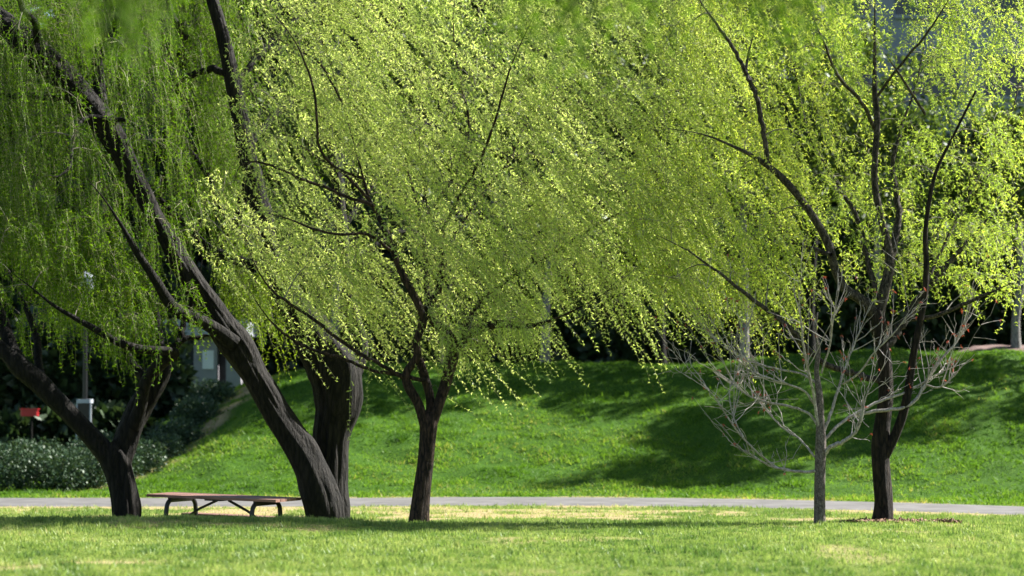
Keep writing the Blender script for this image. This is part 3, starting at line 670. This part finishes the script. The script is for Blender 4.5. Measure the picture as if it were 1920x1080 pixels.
# ------------------------------------------------------------------ near willow that overhangs the view
def overhang():
    base = np.array([8.6, 13.2, float(ground_z(8.6, 13.2))])
    root = empty('willow_tree', base, 'blurred dark green willow strands hanging overhead in front of the other trees', 'tree')
    def part(nm, pts, sides):
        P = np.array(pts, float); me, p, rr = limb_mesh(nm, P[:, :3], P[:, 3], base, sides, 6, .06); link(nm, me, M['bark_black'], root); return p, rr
    part('trunk', [(8.6, 13.2, -.2, .36), (8.6, 13.2, .6, .30), (8.5, 13.1, 2, .27), (8.3, 12.9, 3.4, .24), (7.9, 12.7, 4.4, .2)], 24)
    p1, r1 = part('limb', [(8.0, 12.8, 4.3, .19), (6.2, 12.6, 4.6, .15), (3.9, 12.4, 4.75, .11), (2.6, 12.2, 4.95, .08), (1.3, 12, 5.0, .06), (.2, 11.8, 4.95, .045), (-.9, 11.9, 5.0, .035), (-2.0, 12, 5.0, .02)], 12)
    p2, r2 = part('limb', [(8.2, 12.9, 4.0, .17), (6.6, 13.2, 5.0, .14), (4.4, 13.6, 5.5, .10), (3.0, 14, 5.9, .07), (1.2, 14.4, 6.1, .05), (-.6, 14.6, 5.9, .03), (-2.4, 14.4, 5.4, .02)], 12)
    fo = Foliage()
    def hang(px, py, L, Y, tint=.3):
        tip = at(px, py, Y); wd = np.array([.10, 0, -1.0]) + R.normal(0, .06, 3); wd /= np.linalg.norm(wd)
        P = p1 if Y < 13 else p2
        j = int(np.argmin(np.abs(P[:, 0] - tip[0] + .1))); s = P[j]
        top = tip - wd * L
        top[2] = min(top[2], s[2] - .05)
        t = np.linspace(0, 1, 5)[:, None]
        fo.tube(s * (1 - t) + top * t + np.array([0, 0, .12]) * np.sin(t * math.pi), np.linspace(.008, .004, 5), 4)
        p, d = strand_points(top, wd + R.normal(0, .2, 3), wd, max(.3, top[2] - tip[2]), .045, .2)
        fo.strand(p, d, .05, tint, first=0)
    for a, b, c, n in ((975, 1120, 105, 9), (1090, 1330, 45, 10), (1300, 1620, 40, 16), (1450, 1560, 85, 4), (130, 260, 70, 6), (190, 330, 110, 5), (330, 420, 30, 4), (40, 130, 20, 3), (640, 800, 0, 3), (1620, 1760, 5, 4), (760, 960, -5, 4)):
        for q in range(n):
            cx = R.uniform(a, b); cy = c + R.normal(0, 42) - 20; Yc = 11.9 if R.random() < .6 else 14.0; tt = R.uniform(.1, .55)
            for u in range(R.integers(3, 8)): hang(cx + R.normal(0, 22), cy + R.normal(0, 30), R.uniform(.5, 1.1), Yc, tt)
    V, Fc, T = fo.leaves(5)
    link('foliage', mesh_np('foliage', V - base, Fc, T), M['leaf_old'], root, kind='stuff')
    link('twigs', mesh_np('twigs', np.concatenate(fo.tv) - base, np.concatenate(fo.tf)), M['twig'], root, kind='stuff')
    link('shoots', mesh_np('shoots', np.concatenate(fo.sv) - base, np.concatenate(fo.sf)), M['shoot'], root, kind='stuff')
overhang()

# ------------------------------------------------------------------ picnic table
def picnic_table():
    c = at(418, 929.5, 38.2)
    gz = float(ground_z(c[0], c[1]))
    top = c[2] - gz
    root = empty('picnic_table', (c[0], c[1], gz), 'long brown plank picnic table with bent black tube legs between two willows', 'picnic table', rz=math.radians(-27)); root.rotation_euler = (math.radians(.2), math.radians(.9), math.radians(-27))
    wood = plain_mat('table_plank', (.10, .052, .040), (.22, .12, .095), 5, .55, bump=.25, stretch=(.6, 6, 6))
    steel = plain_mat('table_tube', (.010, .010, .011), (.02, .02, .022), 20, .45, .0, .05)
    L = 2.42
    wn = wood.node_tree; oi = wn.nodes.new('ShaderNodeObjectInfo'); hs = wn.nodes.new('ShaderNodeHueSaturation'); mr = wn.nodes.new('ShaderNodeMapRange')
    mr.inputs[3].default_value = .65; mr.inputs[4].default_value = 1.45
    bs = [q for q in wn.nodes if q.type == 'BSDF_PRINCIPLED'][0]; src = bs.inputs[0].links[0].from_socket
    wn.links.new(oi.outputs['Random'], mr.inputs[0]); wn.links.new(mr.outputs[0], hs.inputs['Value']); wn.links.new(src, hs.inputs['Color']); wn.links.new(hs.outputs[0], bs.inputs[0])
    def plank(y, z, w, lab=None):
        mb = MB(); mb.box((0, 0, 0), (L, w, .042), bev=.006); o = link('plank', mb.mesh('plank'), wood, root); o.location = (0, y, z); return o
    for i in range(5): plank((i - 2) * .152, top - .021, .140)
    for s in (-1, 1):
        for k in (0, 1): plank(s * (.66 + k * .146), top - .37, .136)
    for s in (-1, 1):
        x = s * .80
        # bent tube frame: legs rise from the ground and curve into the bearer under the top
        def bend(y0, y1, sy):
            pts = [(x, sy * .44, 0.0)]
            pts += [(x, sy * .425, top * .35), (x, sy * .405, top * .68)]
            for k in range(0, 7):
                a = k / 6 * math.pi / 2
                pts.append((x, sy * (.40 - .13 * (1 - math.cos(a))), top - .085 - .14 + .14 * math.sin(a)))
            pts.append((x, 0, top - .085))
            return np.array(pts)
        for sy in (-1, 1):
            mb = MB(); mb.tube(bend(0, 0, sy), .037, 12); link('leg', mb.mesh('leg'), steel, root)
        mb = MB(); mb.box((x, 0, top - .062), (.06, .66, .036), bev=.004); link('bearer', mb.mesh('bearer'), steel, root)
        mb = MB(); mb.tube(np.array([(x, -.80, top - .425), (x, 0, top - .425), (x, .80, top - .425)]), .026, 10); link('seat_bearer', mb.mesh('seat_bearer'), steel, root)
        mb = MB(); mb.tube(np.array([(s * .10, 0, top - .07), (s * .45, 0, top - .22), (x, 0, top - .425)]), .021, 8); link('brace', mb.mesh('brace'), steel, root)
    mb = MB(); mb.box((0, 0, top - .055), (.30, .62, .024), bev=.004); link('cleat', mb.mesh('cleat'), steel, root)
picnic_table()

# ------------------------------------------------------------------ mulch at the right willow's foot
def mulch():
    b0 = at(1668, 984, 35.5)
    n = 480; a = R.uniform(0, 6.28, n); r = np.sqrt(R.random(n)) * 1
    x = b0[0] + np.cos(a) * r * .72; y = b0[1] - .05 + np.sin(a) * r * .55
    x[:90] = b0[0] + .8 + R.normal(0, .12, 90); y[:90] = b0[1] - .1 + R.normal(0, .1, 90)
    z = ground_z(x, y) + .03 * np.exp(-(r * 1.3) ** 2) + .012
    z[:90] = ground_z(x[:90], y[:90]) + .03
    V = []; f = []
    for i in range(n):
        q = R.normal(0, 1, 3); q[2] *= .4; q /= np.linalg.norm(q); p = np.cross(q, R.normal(0, 1, 3)); p /= np.linalg.norm(p); o = np.cross(p, q)
        l, w_, h = R.uniform(.02, .06), R.uniform(.008, .018), R.uniform(.003, .007); c = np.array([x[i], y[i], z[i] + R.uniform(0, .02)])
        k = len(V)
        for sz in (-1, 1):
            for sx, sy in ((-1, -1), (1, -1), (1, 1), (-1, 1)): V.append(c + q * l * sx + p * w_ * sy + o * h * sz)
        f += [[k, k + 1, k + 2, k + 3], [k + 4, k + 5, k + 6, k + 7], [k, k + 1, k + 5, k + 4], [k + 1, k + 2, k + 6, k + 5], [k + 2, k + 3, k + 7, k + 6], [k + 3, k, k + 4, k + 7]]
    m = plain_mat('wood_chip', (.11, .06, .038), (.26, .16, .10), 9, .9)
    link('mulch', mesh_np('mulch', V, f), m, kind='stuff', label='brown wood chips scattered around the foot of the right willow', cat='mulch')
mulch()

# ------------------------------------------------------------------ shrubs along the left end of the embankment
def leaf_blob(n, centre, rad, leaf, dens_pow=.45, flat=1.0):
    q = R.normal(0, 1, (n, 3)); q /= np.linalg.norm(q, axis=1)[:, None]
    rr = R.random(n) ** dens_pow
    lump = .78 + .44 * vnoise(q[:, 0] * 2.3 + centre[0] * 3 + 9, q[:, 2] * 2.3 + q[:, 1] * 1.7 + 5)
    P = np.asarray(centre) + q * (rr * lump)[:, None] * np.asarray(rad)
    a = q * .8 + R.normal(0, .7, (n, 3)); a /= np.linalg.norm(a, axis=1)[:, None]
    b = np.cross(a, R.normal(0, 1, (n, 3))); b /= np.linalg.norm(b, axis=1)[:, None] + 1e-9
    l = leaf * R.uniform(.6, 1.3, n)[:, None]; w_ = l * .28
    V = np.stack([P, P + a * l * .5 + b * w_, P + a * l, P + a * l * .5 - b * w_], 1).reshape(-1, 3)
    return V

def shrub(x, y, rx, h, label, n=2600):
    z = float(ground_z(x, y)); base = np.array([x, y, z])
    root = empty('shrub', base, label, 'shrub', 'glossy shrubs along the foot of the embankment')
    V = leaf_blob(n, (0, 0, h * .5), (rx, rx * .8, h * .58), .085)
    V[:, 2] = np.maximum(V[:, 2], .0)
    link('foliage', mesh_np('foliage', V, np.arange(len(V)).reshape(-1, 4), np.repeat(np.clip(R.normal(.45, .25, n), 0, 1), 4)), M['leaf_shrub'], root, kind='stuff')
    mb = MB()
    for q in range(6):
        e = np.array([R.normal(0, rx * .4), R.normal(0, rx * .3), h * .85]); s = np.linspace(0, 1, 5)[:, None]
        mb.tube(e * s + R.normal(0, .02, (5, 3)) * s, np.linspace(.018, .006, 5), 5, False)
    link('stems', mb.mesh('stems'), M['bark_black'], root)
SH = [(a_, b_, c_, d_ * .82) for a_, b_, c_, d_ in [(-30, 55.3, 1.0, 1.25), (40, 55.6, .95, 1.2), (105, 55.9, .9, 1.15), (165, 56.6, .85, 1.1), (215, 57.6, .8, 1.0), (262, 58.8, .8, .95), (300, 60.4, .75, .9), (335, 62.0, .75, .85), (370, 63.6, .7, .8), (400, 65.0, .7, .8), (60, 58.5, 1.1, 1.3), (130, 59.6, 1.1, 1.25), (200, 61.0, 1.0, 1.2)]]
for px, Y, rx, h in SH:
    shrub(float((px - 960) / F * Y), Y, rx, h, 'low grey green glossy shrub in the row along the left edge of the embankment')

# ------------------------------------------------------------------ trees behind
def back_tree(px, Y, H, rad, n, name, label, bark, leafm, trunk_r, crown_lo, sparse=False, leaf=.30, group='trees behind the embankment'):
    x = (px - 960) / F * Y; z = float(ground_z(x, Y)); base = np.array([x, Y, z - .1])
    root = empty(name, base, label, 'tree', group)
    hs = np.linspace(0, H * .86, 7); P = np.column_stack([np.cumsum(R.normal(0, .10, 7)) * (hs > 0), np.cumsum(R.normal(0, .10, 7)), hs]) 
    P[0, :2] = 0; P[1, :2] *= .3
    me, p, rr = limb_mesh('trunk', P + base, trunk_r * (1 - .8 * (hs / H) ** .8), base, 14, 5, .05, .25); link('trunk', me, M[bark], root)
    Vs = []; k = 9 if not sparse else 12
    for q in range(k):
        h = R.uniform(crown_lo, H * .84); j = int(np.argmin(np.abs(p[:, 2] - base[2] - h)))
        a = R.uniform(0, 6.28); l = rad * R.uniform(.5, .95) * (1.15 - .6 * h / H)
        s = np.linspace(0, 1, 6)[:, None]
        e = np.array([math.cos(a) * l, math.sin(a) * l, l * R.uniform(.2, .6)])
        c = p[j] + e * s + np.array([0, 0, .3]) * np.sin(s * 3.14) + R.normal(0, .05, (6, 3)) * s
        me, _, _ = limb_mesh('limb', c, np.linspace(rr[j] * .55, .02, 6), base, 7, 2, .05); link('limb', me, M[bark], root)
        if sparse:
            for z in range(5): Vs.append(leaf_blob(n // (k * 5), c[R.integers(2, 6)] - base + R.normal(0, .5, 3), np.array([.6, .6, .5]) * R.uniform(.6, 1.2), leaf, .7))
    if not sparse:
        m = 16
        for q in range(m):
            h = crown_lo + (H - crown_lo) * (q + .5) / m; kk = math.sin(math.pi * min(1, .18 + .82 * (1 - (h - crown_lo) / (H - crown_lo)) ** .8) ) if False else (1.0 - .55 * ((h - crown_lo) / (H - crown_lo)) ** 1.6)
            a = R.uniform(0, 6.28); o = rad * .5 * kk * R.uniform(.3, 1)
            Vs.append(leaf_blob(n // m, (math.cos(a) * o, math.sin(a) * o, h), np.array([.72, .72, .5]) * rad * kk * R.uniform(.75, 1.1), leaf, .4))
    V = np.concatenate(Vs)
    t = np.repeat(np.clip(R.normal(.5, .22, len(V) // 4), 0, 1), 4)
    link('foliage', mesh_np('foliage', V, np.arange(len(V)).reshape(-1, 4), t), M[leafm], root, kind='stuff')

EV = 'dense dark evergreen tree in the shaded row behind the embankment'
for px, Y, H, rad in ((-60, 82, 17, 4.2), (170, 80, 16, 3.8), (420, 84, 17, 4.2), (640, 82, 17, 4.0), (850, 84, 18, 4.2), (1060, 82, 17, 4.0), (1270, 84, 18, 4.2), (1470, 83, 15, 3.8), (1660, 86, 9, 3.4), (1860, 84, 8, 3.4), (-230, 80, 15, 4), (290, 92, 20, 4.5), (740, 93, 20, 4.5), (1160, 93, 20, 4.5), (960, 94, 21, 4.5)):
    back_tree(px, Y, H, rad, int(680 * H), 'evergreen_tree', EV, 'bark_black', 'leaf_dark', .3, .6, leaf=.72)
PG = 'pale trunked trees on the embankment crest'
for px, Y, H, rad, lab in ((1022, 67.2, 10.5, 2.8, 'slender pale grey trunk standing on the crest behind the young willow'),
        (1395, 67.0, 10.5, 2.8, 'slender pale grey trunk on the crest behind the bare sapling branches'),
        (1905, 66.5, 8.0, 2.3, 'slender tree with pale grey trunk beside the bark bed on the crest'),
        (1650, 66.0, 8.5, 2.4, 'slender pale trunk on the crest behind the slim dark right willow'),
        (628, 68.0, 11.0, 2.8, 'slender pale trunk on the crest hidden behind the massive double trunk'),
        (2180, 63.5, 12.0, 3.4, 'slender pale trunk at the far end of the bark bed')):
    back_tree(px, Y, H, rad, 7500, 'pale_trunk_tree', lab, 'bark_pale', 'leaf_crest', .14, min(4.2, H * .42), True, .19, PG)
for px, Y, H, lab in ((1240, 71.0, 13.0, 'leafy dark trunked tree behind the crest between two pale trunks'), (1520, 70.0, 12.5, 'leafy dark trunked tree behind the crest above the sapling'),
        (2080, 66.0, 11.5, 'leafy dark trunked tree beyond the bark bed'), (2330, 63.0, 12.5, 'leafy dark trunked tree standing alone past the bark bed'), (820, 70.0, 12.0, 'leafy dark trunked tree behind the crest left of a pale trunk')):
    back_tree(px, Y, H, 3.4, int(560 * H), 'leafy_tree', lab, 'bark_black', 'leaf_crest', .16, H * .36, True, .19, 'leafy trees behind the embankment crest')
def hedge(px, Y, rx, h, label):
    x = (px - 960) / F * Y; z = float(ground_z(x, Y)); n = 3600
    root = empty('hedge_shrub', (x, Y, z - .1), label, 'shrub', 'tall dark shrubs behind the embankment crest')
    V = leaf_blob(n, (0, 0, h * .46), (rx, rx * .55, h * .60), .40, .35); V[:, 2] = np.maximum(V[:, 2], 0)
    link('foliage', mesh_np('foliage', V, np.arange(len(V)).reshape(-1, 4), np.repeat(np.clip(R.normal(.4, .22, n), 0, 1), 4)), M['leaf_dark'], root, kind='stuff')
    mb = MB()
    for q in range(7):
        e = np.array([R.normal(0, rx * .4), R.normal(0, rx * .2), h * .8]); t = np.linspace(0, 1, 5)[:, None]
        mb.tube(e * t + R.normal(0, .05, (5, 3)) * t, np.linspace(.06, .02, 5), 6, False)
    link('stems', mb.mesh('stems'), M['bark_black'], root, kind='stuff')
for q, px in enumerate(range(-120, 2100, 135)):
    hedge(px + R.uniform(-20, 20), 76.5 + R.uniform(-.8, .8) + (2.5 if px < 480 else 0), R.uniform(1.7, 2.1), R.uniform(4.2, 5.6), 'tall dark evergreen shrub in the shaded hedge behind the embankment crest')

# ------------------------------------------------------------------ buildings
def office():
    y0 = 100.0; x0 = 4.0; Wd = 34.0; H = 21.0
    root = empty('office_building', (x0, y0, 2.0), 'grey office block glimpsed through the right willow crown', 'building')
    wall = plain_mat('office_wall', (.22, .24, .28), (.30, .32, .36), 1.5, .8)
    glass = plain_mat('office_glass', (.015, .018, .024), (.03, .034, .042), 1.0, .12, spec=.6)
    mb = MB(); mb.box((Wd / 2, 8, H / 2), (Wd, 15.6, H)); link('wall', mb.mesh('wall'), wall, root)
    pane = MB(); pane.box((0, 0, 0), (2.6, .1, 1.7)); pm = pane.mesh('window')
    pm.materials.append(glass)
    fr = MB(); fr.box((0, -.02, -.92), (2.8, .24, .14)); fm = fr.mesh('sill'); fm.materials.append(wall)
    for i in range(9):
        for j in range(6):
            o = link('window', pm, None, root, (2.2 + i * 3.7, .17, 2.3 + j * 3.4))
            link('sill', fm, None, o)
    mb = MB(); mb.box((Wd / 2, 8, H + .2), (Wd + .5, 16.4, .45)); link('parapet', mb.mesh('parapet'), wall, root)
office()

def pavilion():
    Y = 72.0
    def X(px): return (px - 960) / F * Y
    def Zp(py): return 1.7 + (720 - py) / F * Y
    x0, x1 = X(300), X(452); zc = float(ground_z(X(380), Y))
    root = empty('pavilion', ((x0 + x1) / 2, Y, zc), 'small grey pavilion with white notices half hidden behind the leaning willow', 'building')
    cx = (x0 + x1) / 2
    grey = plain_mat('pavilion_wall', (.19, .185, .21), (.24, .235, .26), 3, .7)
    dark = plain_mat('pavilion_dark', (.012, .013, .018), (.02, .022, .028), 3, .5)
    white = plain_mat('notice_white', (.55, .56, .60), (.64, .65, .70), 2, .6, bump=0)
    pale = plain_mat('pavilion_roof', (.22, .24, .28), (.30, .32, .36), 2, .6)
    h = Zp(625) - zc
    def b(nm, pxa, pxb, pya, pyb, yf, d, m):
        mb = MB(); xa, xb = X(pxa) - cx, X(pxb) - cx; za, zb = Zp(pyb) - zc, Zp(pya) - zc
        mb.box(((xa + xb) / 2, yf + d / 2, (za + zb) / 2), (xb - xa, d, zb - za)); return link(nm, mb.mesh(nm), m, root)
    b('back_wall', 300, 452, 630, 760, .9, .2, dark)
    b('wall', 363, 407, 630, 760, 0, .5, grey)
    b('wall', 424, 452, 630, 760, 0, .5, grey)
    b('post', 352, 359, 630, 760, .1, .12, dark)
    b('post', 300, 306, 630, 760, .1, .12, dark)
    b('notice', 380, 401, 657, 692, -.04, .036, white)
    b('notice', 332, 344, 646, 668, .82, .03, white)
    b('roof', 288, 466, 604, 630, -.5, 3.2, pale)
    b('fascia', 286, 468, 600, 612, -.56, .055, pale)
pavilion()

for px, Y, rx, h in ((-60, 66, 1.7, 2.9), (60, 66, 1.6, 2.7), (170, 66.2, 1.6, 2.9), (265, 67, 1.4, 2.7), (0, 63.6, 1.2, 1.0), (110, 64, 1.2, 1.0), (205, 64.6, 1.1, .9)):  # dark shrubs added so the ground here reads as deep shade
    hedge(px, Y, rx, h, 'dark leafy shrub added to stand for deep shade behind the glossy shrub row')

def lamp_post():
    Y = 62.4; x = (160 - 960) / F * Y; z = float(ground_z(x, Y))
    root = empty('lamp_post', (x, Y, z), 'dark slim lamp post with pale banded base behind the shrubs', 'lamp post')
    dk = plain_mat('post_paint', (.006, .007, .009), (.012, .013, .015), 4, .35); pl = plain_mat('post_band', (.25, .28, .33), (.38, .42, .46), 4, .5)
    mb = MB(); mb.tube(np.array([(0, 0, 0), (0, 0, 2), (0, 0, 4.6)]), np.array([.075, .065, .05]), 14); link('post', mb.mesh('post'), dk, root)
    zt = 1.7 + (720 - 750) / F * Y - z
    mb = MB(); mb.box((0, 0, zt / 2 - .03), (.34, .34, zt), bev=.03); link('base', mb.mesh('base'), dk, root)
    mb = MB(); mb.box((0, 0, zt - .03), (.38, .38, .10), bev=.03); link('band', mb.mesh('band'), pl, root)
    for s in (-1, 1):
        mb = MB(); mb.box((s * .175, -.175, zt / 2 - .09), (.045, .045, zt - .02), bev=.008); link('corner_strip', mb.mesh('corner_strip'), pl, root)
    mb = MB(); mb.tube(np.array([(0, 0, 4.55), (0, 0, 4.65), (0, 0, 4.95), (0, 0, 5.1)]), np.array([.08, .2, .26, .05]), 14); link('lantern', mb.mesh('lantern'), pl, root)
lamp_post()

def red_sign():
    Y = 62.2; x = (57 - 960) / F * Y; z = float(ground_z(x, Y)); zt = 1.7 + (720 - 774) / F * Y - z
    root = empty('red_box', (x, Y, z), 'small bright red box on a thin post in the dark behind the shrubs', 'box')
    red = plain_mat('red_paint', (.30, .010, .014), (.38, .015, .02), 4, .4)
    mb = MB(); mb.box((0, 0, zt), (.44, .24, .17), bev=.03); link('box', mb.mesh('box'), red, root)
    mb = MB(); mb.box((0, 0, zt + .095), (.48, .28, .03), bev=.02); link('lid', mb.mesh('lid'), red, root)
    mb = MB(); mb.tube(np.array([(.05, 0, 0), (.05, 0, zt)]), .025, 8); link('post', mb.mesh('post'), M['bark_black'], root)
red_sign()

def mulch_bed():
    n = 40; V = []; f = []
    xs_ = np.linspace(12.0, 17.5, n); y0 = 66.8
    for i, x in enumerate(xs_):
        k = sm((x - 12.0) / .8)
        for t in np.linspace(-1, 1, 7):
            y = y0 + t * 1.1; V.append((x, y, float(ground_z(x, y)) - .03 + k * (1 - t * t) * (.22 + .10 * float(vnoise(x * 4, t * 3)))))
    i = np.arange(n - 1)[:, None]; j = np.arange(6)[None, :]
    f = np.stack([i * 7 + j, (i + 1) * 7 + j, (i + 1) * 7 + j + 1, i * 7 + j + 1], -1).reshape(-1, 4)
    link('bark_bed', mesh_np('bark_bed', V, f, smooth=True), plain_mat('bark_bed_mulch', (.07, .045, .04), (.16, .10, .085), 18, .95, bump=.8), kind='structure', label='reddish brown bark bed along the top of the embankment')
mulch_bed()
